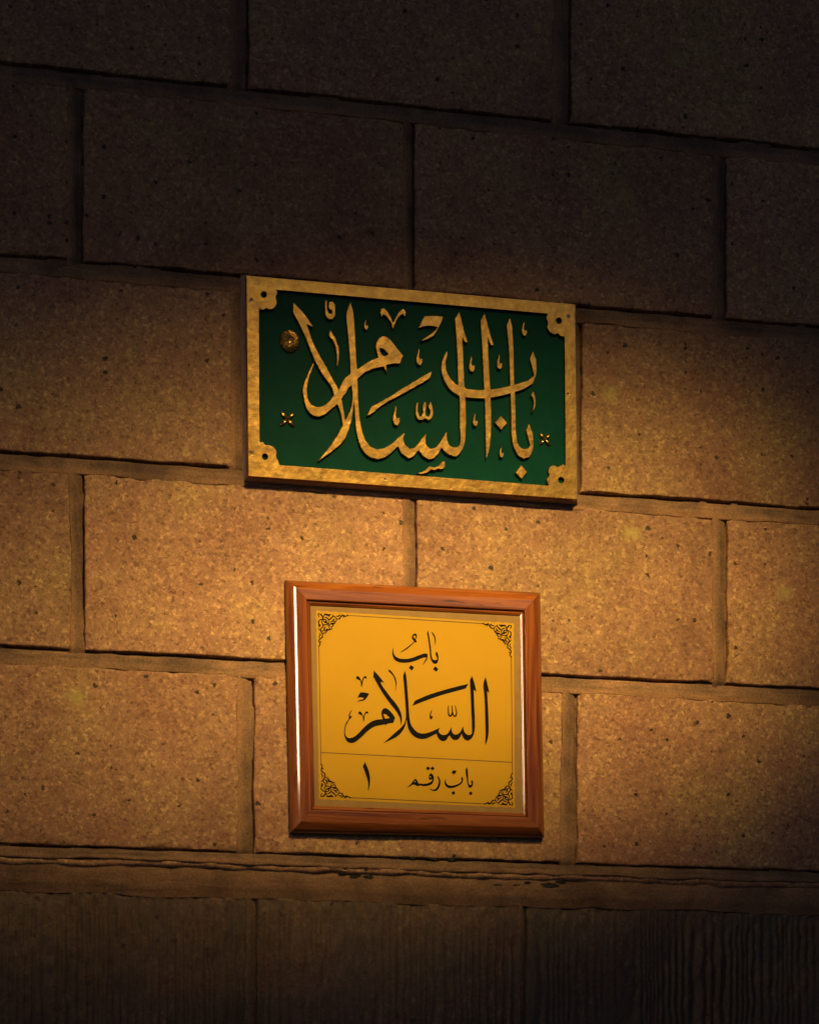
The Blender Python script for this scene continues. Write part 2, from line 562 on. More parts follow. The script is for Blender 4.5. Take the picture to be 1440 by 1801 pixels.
    k.add(H((865, 157), (890, 185), (892, 240), (870, 280), (830, 297), (780, 302), (740, 295), (715, 305), (690, 290), (665, 285), (640, 300),
            (590, 319), (635, 283), (660, 252), (690, 217), (705, 230), (725, 270), (770, 275), (830, 268), (868, 245), (880, 225), (845, 235),
            (838, 200), (848, 170)),
          H((846, 200), (855, 190), (863, 200), (855, 210)), H((679, 250), (690, 242), (696, 250), (687, 260)))
    k.add(H((1205, 193), (1217, 225), (1205, 265), (1160, 300), (1105, 320), (1060, 322), (1025, 300), (1012, 260), (1025, 213), (1026, 250),
            (1045, 284), (1090, 296), (1140, 285), (1180, 265), (1200, 240), (1195, 215)))
    k.add(H((1103, 127), (1147, 130), (1130, 158), (1093, 187), (1115, 162), (1087, 159)))
    k.add(H((1257, 90), (1247, 110), (1257, 220), (1265, 280), (1280, 317), (1300, 320), (1318, 302), (1325, 260), (1315, 230), (1304, 245),
            (1309, 278), (1295, 291), (1281, 278), (1273, 220), (1265, 120)))
    return k.trace(blur=1)


ORN = [
    [(195, 195, 22), (300, 215, 32), (330, 265, 32), (372, 350, 40), (365, 400, 34)],
    [(195, 195, 22), (210, 270, 30), (238, 312, 24)], [(300, 255, 34), (350, 250, 14)],
    [(215, 465, 36), (280, 405, 24), (380, 395, 28), (470, 420, 34), (490, 480, 46), (530, 550, 30), (600, 575, 22), (700, 555, 62),
     (760, 550, 46), (830, 510, 14)],
    [(365, 390, 30), (390, 470, 28), (440, 500, 44), (500, 540, 30)],
    [(370, 350, 38), (390, 290, 26), (430, 225, 30), (435, 195, 18)],
    [(430, 215, 40), (540, 240, 56), (600, 245, 50), (655, 210, 14)], [(560, 250, 60), (585, 300, 18)],
    [(440, 320, 24), (520, 360, 36), (565, 420, 30), (570, 540, 24), (565, 640, 20), (600, 710, 26), (640, 750, 28), (690, 755, 24),
     (680, 700, 20), (620, 640, 22), (560, 605, 20), (400, 605, 34), (350, 680, 34), (290, 760, 32), (310, 860, 36), (345, 920, 36),
     (340, 1030, 30), (270, 1110, 30), (225, 1150, 38), (240, 1240, 34), (265, 1310, 28), (220, 1365, 36), (225, 1400, 20)],
    [(220, 460, 32), (215, 560, 30), (250, 620, 62), (222, 685, 22)],
    [(320, 400, 24), (325, 500, 26), (370, 590, 34), (400, 605, 34)],
    [(570, 420, 28), (650, 370, 46), (730, 300, 28), (800, 310, 26), (850, 370, 28), (940, 390, 28), (1000, 330, 28), (1060, 270, 34),
     (1130, 275, 50), (1200, 290, 26), (1250, 250, 36), (1290, 264, 20)],
    [(708, 232, 18), (745, 280, 30)],
    [(850, 380, 26), (850, 440, 26), (800, 490, 24), (740, 460, 36), (650, 480, 26), (620, 505, 12)], [(740, 440, 40), (775, 385, 30)],
    [(840, 278, 18), (920, 290, 38), (960, 240, 24), (1000, 270, 24), (985, 330, 22)],
    [(1070, 220, 26), (1070, 265, 34)], [(1130, 280, 40), (1112, 340, 20)],
    [(218, 735, 26), (260, 800, 28)], [(340, 920, 28), (410, 890, 26), (450, 830, 18), (440, 740, 16), (470, 690, 12)],
    [(345, 830, 30), (410, 790, 36), (410, 700, 24), (465, 665, 14)],
    [(430, 945, 14), (490, 860, 26), (510, 780, 62), (590, 780, 40), (640, 740, 26)],
    [(238, 885, 14), (270, 960, 36), (225, 1030, 24), (260, 1090, 24)],
    [(350, 1050, 40), (330, 1060, 26)], [(240, 1250, 30), (310, 1205, 24)],
    [(730, 560, 40), (730, 620, 32), (680, 690, 26)], [(970, 350, 36), (985, 395, 22)],
]


def ornaments():
    k = Inker(545, 1065, 920, 1430, 5)
    J = R(550, 1070, 1440 / 70.0)
    O0, H0, V0 = [np.array(J(p)[0]) for p in ((195, 190), (1250, 258), (218, 1385))]
    M = np.linalg.inv(np.stack([H0 - O0, V0 - O0], 1))
    for O, Hh, V in (((559.4, 1079.2), (611, 1082.5), (560.7, 1137.3)), ((899, 1100.2), (849.6, 1096.9), (898.9, 1156.2)),
                     ((564.2, 1401.6), (615.3, 1403.2), (564.5, 1344.2)), ((901.6, 1417), (852.6, 1414.3), (900.8, 1360.3))):
        O, Hh, V = map(np.array, (O, Hh, V))
        T = np.stack([Hh - O, V - O], 1) @ M
        for st in ORN:
            pts = []
            for p in st:
                q = O + T @ (np.array(J((p[0], p[1]))[0]) - O0)
                pts.append((q[0], q[1], p[2] / 20.57 * 1.25))
            k.pen(pts)
    return k.trace(blur=1)


LINES = [((610, 1082.4), (850.5, 1097.0)), ((560.8, 1136), (564.4, 1345)), ((898.9, 1155), (900.9, 1361)), ((614.5, 1403.3), (853.5, 1414.4)),
         ((564.2, 1323.8), (900.8, 1341.2))]
# GLYPHS-END


# ------------------------------------------------------------------ materials
def new_mat(name):
    m = bpy.data.materials.new(name)
    m.use_nodes = True
    nt = m.node_tree
    b = nt.nodes['Principled BSDF']
    return m, nt, b


def node(nt, typ, **kw):
    n = nt.nodes.new(typ)
    for k, v in kw.items():
        setattr(n, k, v)
    return n


def setin(n, **kw):
    for k, v in kw.items():
        n.inputs[k.replace('_', ' ')].default_value = v


def ramp(nt, fac, stops, interp='LINEAR'):
    r = nt.nodes.new('ShaderNodeValToRGB')
    r.color_ramp.interpolation = interp
    e = r.color_ramp.elements
    while len(e) < len(stops):
        e.new(0.5)
    for el, (p, c) in zip(e, stops):
        el.position = p
        el.color = tuple(c) + (1,) if len(c) == 3 else c
    nt.links.new(fac, r.inputs[0])
    return r.outputs[0]


def mix(nt, fac, a, b, blend='MIX'):
    m = nt.nodes.new('ShaderNodeMix')
    m.data_type = 'RGBA'
    m.blend_type = blend
    for sock, val in ((m.inputs[0], fac), (m.inputs[6], a), (m.inputs[7], b)):
        if hasattr(val, 'is_linked') or isinstance(val, bpy.types.NodeSocket):
            nt.links.new(val, sock)
        elif isinstance(val, (int, float)):
            sock.default_value = val
        else:
            sock.default_value = tuple(val) + (1,)
    return m.outputs[2]


def math_(nt, op, a, b=None, clamp=False):
    m = nt.nodes.new('ShaderNodeMath')
    m.operation = op
    m.use_clamp = clamp
    for i, v in enumerate((a, b)):
        if v is None:
            continue
        if isinstance(v, bpy.types.NodeSocket):
            nt.links.new(v, m.inputs[i])
        else:
            m.inputs[i].default_value = v
    return m.outputs[0]


def coords(nt, vary=True, scale=(1, 1, 1)):
    tc = nt.nodes.new('ShaderNodeTexCoord')
    mp = nt.nodes.new('ShaderNodeMapping')
    mp.inputs['Scale'].default_value = scale
    nt.links.new(tc.outputs['Object'], mp.inputs['Vector'])
    if vary:
        oi = nt.nodes.new('ShaderNodeObjectInfo')
        cx = nt.nodes.new('ShaderNodeCombineXYZ')
        k = math_(nt, 'MULTIPLY', oi.outputs['Random'], 37.0)
        k2 = math_(nt, 'MULTIPLY', oi.outputs['Random'], 91.0)
        nt.links.new(k, cx.inputs[0])
        nt.links.new(k2, cx.inputs[2])
        nt.links.new(cx.outputs[0], mp.inputs['Location'])
        return flat(nt, mp.outputs[0]), oi.outputs['Random']
    return flat(nt, mp.outputs[0]), None


def flat(nt, vec):
    """(x, y, z) -> (x, z): the wall's own plane, for the cheaper 2-D textures"""
    a = nt.nodes.new('ShaderNodeSeparateXYZ')
    b = nt.nodes.new('ShaderNodeCombineXYZ')
    nt.links.new(vec, a.inputs[0])
    nt.links.new(a.outputs[0], b.inputs[0])
    nt.links.new(a.outputs[2], b.inputs[1])
    return b.outputs[0]


def noise(nt, vec, scale, detail=3.0, rough=0.55, dist=0.0):
    n = nt.nodes.new('ShaderNodeTexNoise')
    n.noise_dimensions = '2D'
    setin(n, Scale=scale, Detail=detail, Roughness=rough, Distortion=dist)
    nt.links.new(vec, n.inputs['Vector'])
    return n


def voronoi(nt, vec, scale, feature='F1', rnd=1.0):
    n = nt.nodes.new('ShaderNodeTexVoronoi')
    n.voronoi_dimensions = '2D'
    n.feature = feature
    setin(n, Scale=scale, Randomness=rnd)
    nt.links.new(vec, n.inputs['Vector'])
    return n


def bump(nt, bsdf, height, strength, dist, prev=None):
    b = nt.nodes.new('ShaderNodeBump')
    setin(b, Strength=strength, Distance=dist)
    nt.links.new(height, b.inputs['Height'])
    if prev is not None:
        nt.links.new(prev, b.inputs['Normal'])
    nt.links.new(b.outputs[0], bsdf.inputs['Normal'])
    return b.outputs[0]


def stone_material(name, dark=1.0, grime=0.0):
    m, nt, b = new_mat(name)
    vec, rnd = coords(nt)
    warp = noise(nt, vec, 190.0, 1.0)
    wv = nt.nodes.new('ShaderNodeVectorMath')
    wv.operation = 'MULTIPLY_ADD'
    nt.links.new(warp.outputs['Color'], wv.inputs[0])
    wv.inputs[1].default_value = (0.007, 0.007, 0.007)
    nt.links.new(vec, wv.inputs[2])
    v = wv.outputs[0]
    grain = voronoi(nt, v, 215.0)                       # crystals of about 5 mm
    fine = voronoi(nt, v, 400.0)
    sep = nt.nodes.new('ShaderNodeSeparateColor')
    nt.links.new(grain.outputs['Color'], sep.inputs[0])
    sep2 = nt.nodes.new('ShaderNodeSeparateColor')
    nt.links.new(fine.outputs['Color'], sep2.inputs[0])
    d = dark
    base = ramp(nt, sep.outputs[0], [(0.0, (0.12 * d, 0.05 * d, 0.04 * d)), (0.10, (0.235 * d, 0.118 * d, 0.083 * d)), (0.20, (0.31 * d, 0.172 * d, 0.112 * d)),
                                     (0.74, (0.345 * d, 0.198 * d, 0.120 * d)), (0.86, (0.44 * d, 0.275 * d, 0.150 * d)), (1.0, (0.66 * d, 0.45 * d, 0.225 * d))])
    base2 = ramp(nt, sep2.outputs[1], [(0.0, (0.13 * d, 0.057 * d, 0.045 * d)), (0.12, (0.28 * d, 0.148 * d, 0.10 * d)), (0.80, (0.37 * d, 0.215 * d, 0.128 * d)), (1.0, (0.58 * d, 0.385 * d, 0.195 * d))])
    c = mix(nt, 0.48, base, base2)
    # broad tint: pinkish fields against ochre fields
    big = noise(nt, vec, 4.5, 3.0, 0.6)
    tint = ramp(nt, big.outputs[0], [(0.3, (0.88, 0.76, 0.80)), (0.5, (1.0, 0.94, 0.92)), (0.72, (1.06, 1.12, 0.90))])
    c = mix(nt, 1.0, c, tint, 'MULTIPLY')
    lump = noise(nt, vec, 60.0, 2.0, 0.6)
    c = mix(nt, 1.0, c, ramp(nt, lump.outputs[0], [(0.3, (0.86, 0.84, 0.84)), (0.7, (1.10, 1.10, 1.09))]), 'MULTIPLY')
    tone = nt.nodes.new('ShaderNodeMapRange')
    setin(tone, To_Min=0.85, To_Max=1.12)
    nt.links.new(rnd, tone.inputs['Value'])
    hsv = nt.nodes.new('ShaderNodeHueSaturation')
    nt.links.new(tone.outputs[0], hsv.inputs['Value'])
    nt.links.new(c, hsv.inputs['Color'])
    c = hsv.outputs[0]
    stain = noise(nt, vec, 2.6, 5.0, 0.68)
    c = mix(nt, 1.0, c, ramp(nt, stain.outputs[0], [(0.30, (0.74, 0.70, 0.72)), (0.46, (0.98, 0.97, 0.97)), (0.7, (1.08, 1.07, 1.03))]), 'MULTIPLY')
    # sparse dark minerals and pits
    pit = voronoi(nt, v, 34.0)
    sp = nt.nodes.new('ShaderNodeSeparateColor')
    nt.links.new(pit.outputs['Color'], sp.inputs[0])
    size = math_(nt, 'MULTIPLY', math_(nt, 'POWER', sp.outputs[0], 6.0), 0.17)
    pm = math_(nt, 'MULTIPLY', math_(nt, 'SUBTRACT', size, pit.outputs['Distance']), 22.0, True)
    pm = math_(nt, 'MAXIMUM', pm, 0.0, True)
    pit2 = voronoi(nt, v, 85.0)
    sp2 = nt.nodes.new('ShaderNodeSeparateColor')
    nt.links.new(pit2.outputs['Color'], sp2.inputs[0])
    size2 = math_(nt, 'MULTIPLY', math_(nt, 'POWER', sp2.outputs[1], 3.0), 0.34)
    pm2 = math_(nt, 'MULTIPLY', math_(nt, 'SUBTRACT', size2, pit2.outputs['Distance']), 9.0, True)
    c = mix(nt, math_(nt, 'MULTIPLY', pm2, 0.55), c, (0.13 * d, 0.06 * d, 0.05 * d))
    c = mix(nt, math_(nt, 'MULTIPLY', pm, 0.9), c, (0.014, 0.012, 0.012))
    # a few greenish-yellow mineral blotches
    blot = voronoi(nt, vec, 3.1)
    sb = nt.nodes.new('ShaderNodeSeparateColor')
    nt.links.new(blot.outputs['Color'], sb.inputs[0])
    bn = math_(nt, 'ADD', blot.outputs['Distance'], math_(nt, 'MULTIPLY', lump.outputs[0], 0.10))
    bm = math_(nt, 'MULTIPLY', math_(nt, 'SUBTRACT', 0.115, bn), 18.0, True)
    bm = math_(nt, 'MULTIPLY', bm, math_(nt, 'GREATER_THAN', sb.outputs[0], 0.45))
    c = mix(nt, math_(nt, 'MULTIPLY', bm, 0.55), c, (0.42 * d, 0.36 * d, 0.10 * d))
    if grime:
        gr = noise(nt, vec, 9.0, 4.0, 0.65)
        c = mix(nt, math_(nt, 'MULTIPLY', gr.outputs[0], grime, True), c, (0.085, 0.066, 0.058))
    nt.links.new(c, b.inputs['Base Color'])
    setin(b, Roughness=0.62)
    b.inputs['Specular IOR Level'].default_value = 0.35
    # relief of the dressed face, in millimetres
    hgt = math_(nt, 'MULTIPLY', sep.outputs[0], 0.75)
    hgt = math_(nt, 'ADD', hgt, math_(nt, 'MULTIPLY', lump.outputs[0], 1.2))
    hgt = math_(nt, 'SUBTRACT', hgt, math_(nt, 'MULTIPLY', pm, 2.4))
    hgt = math_(nt, 'SUBTRACT', hgt, math_(nt, 'MULTIPLY', pm2, 0.9))
    hgt = math_(nt, 'ADD', hgt, math_(nt, 'MULTIPLY', sep2.outputs[2], 0.35))
    bump(nt, b, hgt, 0.5, 0.001)
    return m


def mortar_material(name, streak):
    m, nt, b = new_mat(name)
    vec, _ = coords(nt, True)
    n1 = noise(nt, vec, 16.0, 4.0, 0.65)
    st, _ = coords(nt, True, streak)
    n2 = noise(nt, st, 1.0, 3.0, 0.6, 0.8)
    n3 = noise(nt, vec, 240.0, 2.0, 0.6)
    c = ramp(nt, n1.outputs[0], [(0.28, (0.12, 0.079, 0.060)), (0.5, (0.205, 0.128, 0.088)), (0.72, (0.30, 0.18, 0.115))])
    c = mix(nt, 0.4, c, ramp(nt, n2.outputs[0], [(0.3, (0.085, 0.058, 0.046)), (0.5, (0.15, 0.096, 0.068)), (0.75, (0.31, 0.185, 0.12))]))
    # the thin feather edges take up stone dust; the middle of the joint is greyer cement
    at = node(nt, 'ShaderNodeAttribute', attribute_name='across')
    wav = math_(nt, 'ADD', at.outputs['Fac'], math_(nt, 'MULTIPLY', math_(nt, 'SUBTRACT', n2.outputs[0], 0.5), 0.7))
    c = mix(nt, math_(nt, 'MULTIPLY', math_(nt, 'SUBTRACT', 0.42, wav), 2.2, True), c, (0.27, 0.158, 0.098))
    c = mix(nt, 1.0, c, ramp(nt, n3.outputs[0], [(0.3, (0.78, 0.76, 0.75)), (0.7, (1.2, 1.18, 1.15))]), 'MULTIPLY')
    n4 = noise(nt, vec, 5.0, 4.0, 0.7)
    c = mix(nt, 1.0, c, ramp(nt, n4.outputs[0], [(0.32, (0.62, 0.62, 0.66)), (0.5, (1.0, 0.98, 0.97)), (0.68, (1.32, 1.24, 1.18))]), 'MULTIPLY')
    nt.links.new(c, b.inputs['Base Color'])
    setin(b, Roughness=0.85)
    b.inputs['Specular IOR Level'].default_value = 0.2
    hgt = math_(nt, 'ADD', math_(nt, 'MULTIPLY', n2.outputs[0], 1.6), math_(nt, 'MULTIPLY', n3.outputs[0], 0.8))
    bump(nt, b, hgt, 0.6, 0.001)
    return m


def gold_leaf_material():
    m, nt, b = new_mat('gold_leaf')
    vec, _ = coords(nt, False)
    n1 = noise(nt, vec, 60.0, 5.0, 0.65)
    n2 = noise(nt, vec, 14.0, 3.0, 0.6)
    c = ramp(nt, n1.outputs[0], [(0.3, (0.28, 0.155, 0.040)), (0.55, (0.36, 0.215, 0.054)), (0.8, (0.50, 0.325, 0.075))])
    # worn spots where the leaf has flaked off
    wv = voronoi(nt, vec, 42.0)
    sp = nt.nodes.new('ShaderNodeSeparateColor')
    nt.links.new(wv.outputs['Color'], sp.inputs[0])
    n4 = noise(nt, vec, 260.0, 3.0)
    dd = math_(nt, 'ADD', wv.outputs['Distance'], math_(nt, 'MULTIPLY', n4.outputs[0], 0.16))
    flake = math_(nt, 'MULTIPLY', math_(nt, 'SUBTRACT', math_(nt, 'MULTIPLY', math_(nt, 'POWER', sp.outputs[0], 7.0), 0.28), dd), 20.0, True)
    c = mix(nt, flake, c, (0.10, 0.05, 0.02))
    nt.links.new(c, b.inputs['Base Color'])
    nt.links.new(math_(nt, 'SUBTRACT', 0.9, flake, True), b.inputs['Metallic'])
    r = nt.nodes.new('ShaderNodeMapRange')
    setin(r, To_Min=0.20, To_Max=0.30)
    nt.links.new(n2.outputs[0], r.inputs['Value'])
    nt.links.new(r.outputs[0], b.inputs['Roughness'])
    n5 = noise(nt, vec, 75.0, 3.0, 0.65)
    hgt = math_(nt, 'ADD', math_(nt, 'MULTIPLY', n5.outputs[0], 1.0), math_(nt, 'MULTIPLY', n2.outputs[0], 3.0))
    hgt = math_(nt, 'SUBTRACT', hgt, math_(nt, 'MULTIPLY', flake, 0.5))
    bump(nt, b, hgt, 0.30, 0.001)
    return m


def simple(name, col, rough, metal=0.0, coat=0.0, spec=0.5, bump_scale=None, bump_s=0.2, bump_d=0.001, var=0.12):
    m, nt, b = new_mat(name)
    vec, _ = coords(nt, False)
    n1 = noise(nt, vec, bump_scale or 40.0, 4.0, 0.6)
    lo = tuple(c * (1 - var) for c in col)
    hi = tuple(min(1, c * (1 + var)) for c in col)
    nt.links.new(ramp(nt, n1.outputs[0], [(0.3, lo), (0.7, hi)]), b.inputs['Base Color'])
    setin(b, Roughness=rough, Metallic=metal)
    b.inputs['Specular IOR Level'].default_value = spec
    b.inputs['Coat Weight'].default_value = coat
    b.inputs['Coat Roughness'].default_value = 0.12
    if bump_scale:
        bump(nt, b, n1.outputs[0], bump_s, bump_d)
    return m


def wood_material(name, axis):
    m, nt, b = new_mat(name)
    sc = (4.0, 60.0, 95.0) if axis == 'x' else (95.0, 60.0, 4.0)
    vec, _ = coords(nt, False, sc)
    n1 = noise(nt, vec, 1.0, 5.0, 0.62, 0.6)
    sc2 = (1.6, 18.0, 24.0) if axis == 'x' else (24.0, 18.0, 1.6)
    vec2, _ = coords(nt, False, sc2)
    n2 = noise(nt, vec2, 1.0, 3.0, 0.55, 1.2)
    c = ramp(nt, n1.outputs[0], [(0.28, (0.12, 0.030, 0.006)), (0.5, (0.235, 0.066, 0.011)), (0.72, (0.34, 0.110, 0.019))])
    c = mix(nt, 1.0, c, ramp(nt, n2.outputs[0], [(0.3, (0.72, 0.66, 0.62)), (0.7, (1.15, 1.18, 1.2))]), 'MULTIPLY')
    # dark knots drawn out along the grain
    sc3 = (9.0, 40.0, 70.0) if axis == 'x' else (70.0, 40.0, 9.0)
    vec3, _ = coords(nt, False, sc3)
    n3 = noise(nt, vec3, 1.0, 2.0, 0.5)
    c = mix(nt, ramp(nt, n3.outputs[0], [(0.68, (0, 0, 0)), (0.76, (0.8, 0.8, 0.8))]), c, (0.03, 0.010, 0.006))
    nt.links.new(c, b.inputs['Base Color'])
    setin(b, Roughness=0.5)
    b.inputs['Specular IOR Level'].default_value = 0.03
    b.inputs['Coat Weight'].default_value = 1.0
    b.inputs['Coat IOR'].default_value = 1.65
    b.inputs['Coat Roughness'].default_value = 0.07
    bump(nt, b, n1.outputs[0], 0.10, 0.0008)
    return m


M_STONE = stone_material('dressed_stone')
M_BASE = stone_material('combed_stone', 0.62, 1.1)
M_MORTAR = mortar_material('mortar', (9.0, 1.0, 70.0))
M_MORTAR_UP = mortar_material('mortar_upright', (70.0, 1.0, 9.0))
M_GOLD = gold_leaf_material()
M_GREEN = simple('green_enamel', (0.0015, 0.043, 0.034), 0.35, spec=0.03, bump_scale=25.0, bump_s=0.06, bump_d=0.002, var=0.10)
M_SLAB = simple('plaque_edge', (0.34, 0.23, 0.18), 0.6, bump_scale=90.0, bump_s=0.3)
M_WOODX = wood_material('varnished_wood_across', 'x')
M_WOODZ = wood_material('varnished_wood_upright', 'z')
M_BRASS = simple('bare_brass', (0.25, 0.15, 0.056), 0.5, spec=0.2, bump_scale=45.0, bump_s=0.05, var=0.07)
M_FIELD = simple('gold_lacquer', (0.46, 0.262, 0.008), 0.55, spec=0.2, bump_scale=9.0, bump_s=0.02, var=0.03)
M_INK = simple('black_ink', (0.0055, 0.0055, 0.006), 0.5, spec=0.05, bump_scale=80.0, bump_s=0.05)
M_GROUND = simple('paving', (0.30, 0.27, 0.24), 0.5, bump_scale=3.0, bump_s=0.1, bump_d=0.004)

# ------------------------------------------------------------------ the ground in front of the wall
gv = [(-40, -60, 0), (40, -60, 0), (40, 0.5, 0), (-40, 0.5, 0)]
ground = link('ground', mesh('ground', gv, [(0, 1, 2, 3)]), M_GROUND)
ground['kind'] = 'structure'

# ------------------------------------------------------------------ the stone wall
wall = thing('stone_wall', 'pinkish brown dressed stone block wall with recessed mortar joints behind both signs', 'wall')


def zline(vl, vr):
    return 0.5 * (WZ(0, vl) + WZ(1440, vr))


ZB = [zline(106, 260), zline(446, 571), zline(791, 894), zline(1130, 1215), zline(1484, 1532)]     # undersides of the courses
PITCH = ZB[0] - ZB[1]
JH = 0.029                                                                                        # height of a bed joint


def xj(ul, ur, v):
    return WX(ul, v), WX(ur, v)


J_A = [xj(408, 437, 60), xj(976, 1004, 60)]
J_B = [xj(124, 147, 300), xj(713, 729, 350), xj(1257, 1278, 420)]
J_C = [xj(409, 432, 700), xj(1008, 1023, 750)]
J_D = [xj(127, 149, 980), xj(712, 733, 950), xj(1256, 1279, 1060)]
J_E = [xj(421, 447, 1330), xj(990, 1015, 1370)]


def extend(js, n=2):
    """carry the joints of a course on beyond the picture"""
    step = (js[-1][0] - js[0][0]) / (len(js) - 1)
    w = js[0][1] - js[0][0]
    js = list(js)
    for k in range(n):
        a = js[0][0] - step * (0.98 + 0.05 * ((k * 7) % 3 - 1))
        js.insert(0, (a, a + w))
        a = js[-1][0] + step * (0.99 + 0.04 * ((k * 5) % 3 - 1))
        js.append((a, a + w))
    return js


COURSES = []      # z of underside, z of upper side, joints
tops = [ZB[0] + 2 * PITCH, ZB[0] + PITCH] + ZB
joint_sets = [[(a - .02, b - .02) for a, b in J_B], J_A, J_B, J_C, J_D, J_E]
for i, js in enumerate(joint_sets):
    COURSES.append((tops[i + 1], tops[i] - JH, extend(js)))


def axis_steps(a, b, step, edge=(0.0, 0.0008, 0.0018, 0.0032, 0.005, 0.0075, 0.011)):
    n = max(4, int((b - a - 2 * edge[-1]) / step))
    mid = np.linspace(a + edge[-1], b - edge[-1], n + 1)
    return np.concatenate([a + np.array(edge[:-1]), mid, b - np.array(edge[:-1])[::-1]])


def block(x0, x1, z0, z1, seed, step=0.006, depth=0.03, rad=0.0032):
    xs, zs = axis_steps(x0, x1, step), axis_steps(z0, z1, step)
    X, Z = np.meshgrid(xs, zs, indexing='ij')
    dx = np.minimum(X - x0, x1 - X)
    dz = np.minimum(Z - z0, z1 - Z)
    de = np.minimum(dx, dz)
    corner = np.clip(0.012 - np.hypot(np.clip(0.012 - dx, 0, None), np.clip(0.012 - dz, 0, None)), 0, None)
    de = np.where((dx < 0.012) & (dz < 0.012), np.minimum(de, corner * 0.9 + 0.0), de)
    t = np.clip(1 - de / rad, 0, 1)
    Y = rad * 0.75 * (1 - np.sqrt(np.clip(1 - t * t, 0, 1)))
    # spalled arrises
    chip = np.clip(vnoise(X * 55, Z * 55, seed + 3) - 0.25, 0, 1) * np.clip(1 - de / 0.009, 0, 1)
    Y = Y + chip * 0.007
    Y = Y + 0.0012 * vnoise(X * 9, Z * 9, seed) + 0.0007 * vnoise(X * 45, Z * 45, seed + 1) + 0.00035 * vnoise(X * 130, Z * 130, seed + 2)
    # wandering edges
    wob = np.clip(1 - de / 0.02, 0, 1)
    sx = np.sign(X - 0.5 * (x0 + x1))
    sz = np.sign(Z - 0.5 * (z0 + z1))
    e1 = 0.0016 * vnoise(Z * 26, Z * 0 + 3.3, seed + 7) + 0.0010 * vnoise(Z * 90, Z * 0 + 1.3, seed + 8)
    e2 = 0.0014 * vnoise(X * 22, X * 0 + 9.1, seed + 9) + 0.0010 * vnoise(X * 85, X * 0 + 5.7, seed + 10)
    X = X - wob * (dx < 0.02) * sx * (e1 + 0.0008)
    Z = Z - wob * (dz < 0.02) * sz * (e2 + 0.0008)
    # sides running back into the wall
    def ring(A):
        out = np.zeros((A.shape[0] + 2, A.shape[1] + 2))
        out[1:-1, 1:-1] = A
        out[0, 1:-1], out[-1, 1:-1] = A[0], A[-1]
        out[:, 0], out[:, -1] = out[:, 1], out[:, -2]
        return out
    Xr, Zr, Yr = ring(X), ring(Z), ring(Y)
    Yr[0], Yr[-1] = depth, depth
    Yr[:, 0], Yr[:, -1] = depth, depth
    return grid_mesh('stone_block', Xr, Yr, Zr)


def bed_joint(x0, x1, z0, z1, seed, upright=False, deep=0.012, slot=0.0040):
    """one strip of pointing: nearly flush along one side, raked back to a dark slot along the other"""
    if upright:
        ls = np.arange(z0 - 0.009, z1 + 0.004, 0.004)
        cs = np.concatenate([[-1.3, -1.0, -0.6, -0.25, 0.0], np.linspace(0.12, 1.0, 8), [1.02, 1.05, 1.5]])
    else:
        ls = np.arange(x0, x1 + 0.004, 0.004)
        cs = np.concatenate([[-1.3, -1.0, -0.6, -0.25, 0.0], np.linspace(0.12, 1.0, 8), [1.02, 1.05, 1.5]])
    L, T = np.meshgrid(ls, cs, indexing='ij')
    near, far = (x0, x1 - slot) if upright else (z0, z1 - slot)
    # how far the pointing is smeared over the neighbouring stone, wandering along the joint
    smear = 0.0040 + 0.0024 * vnoise(L * 11, L * 0 + 0.5, seed + 11) + 0.0009 * vnoise(L * 60, L * 0 + 0.7, seed + 12)
    smear = np.clip(smear, 0.0012, None)
    pos = np.where(T < 0, near + T * smear, near + T * (far - near))
    pos = np.where(T > 1, far + (T - 1) * 0.012, pos)
    X, Z = (pos, L) if upright else (L, pos)
    t = np.clip(T, 0, 1)
    edge = far + 1e-5
    body = np.where(T < 0, -0.0006 * (1 + np.clip(T, -1, 0) * 0.9), -0.0006 + 0.0066 * t ** 1.6)
    body = np.where(T <= -1.0, np.where(T < -1.1, 0.006, 0.0004), body)
    gap = vnoise(L * 7, L * 0 + 2.2, seed + 4) + 0.5 * vnoise(L * 31, L * 0 + 7.7, seed + 5)
    drop = np.where(pos > edge, np.where(gap > -0.6, deep, 0.002), 0.0)
    Y = body + drop + (0.0007 * vnoise(X * 60, Z * 60, seed) + 0.0012 * vnoise(L * 9, t * 5, seed + 1) + 0.0008 * vnoise(L * 22, t * 9, seed + 2)) * np.clip(t * 4, 0.15, 1)
    if upright:      # the foot of an upright joint dips into the bed joint below it
        Y = Y + np.clip((z0 + 0.002 - L) / 0.009, 0, 1) * 0.0062
    sh = 0.0011 * vnoise(L * 40, L * 0 + 4, seed + 6) * (pos < edge + 0.002)
    me = grid_mesh('mortar_joint', X + sh, Y, Z) if upright else grid_mesh('mortar_joint', X, Y, Z + sh)
    at = me.attributes.new('across', 'FLOAT', 'POINT')
    at.data.foreach_set('value', T.astype(np.float32).ravel())
    if not upright:
        me.flip_normals()
    return me


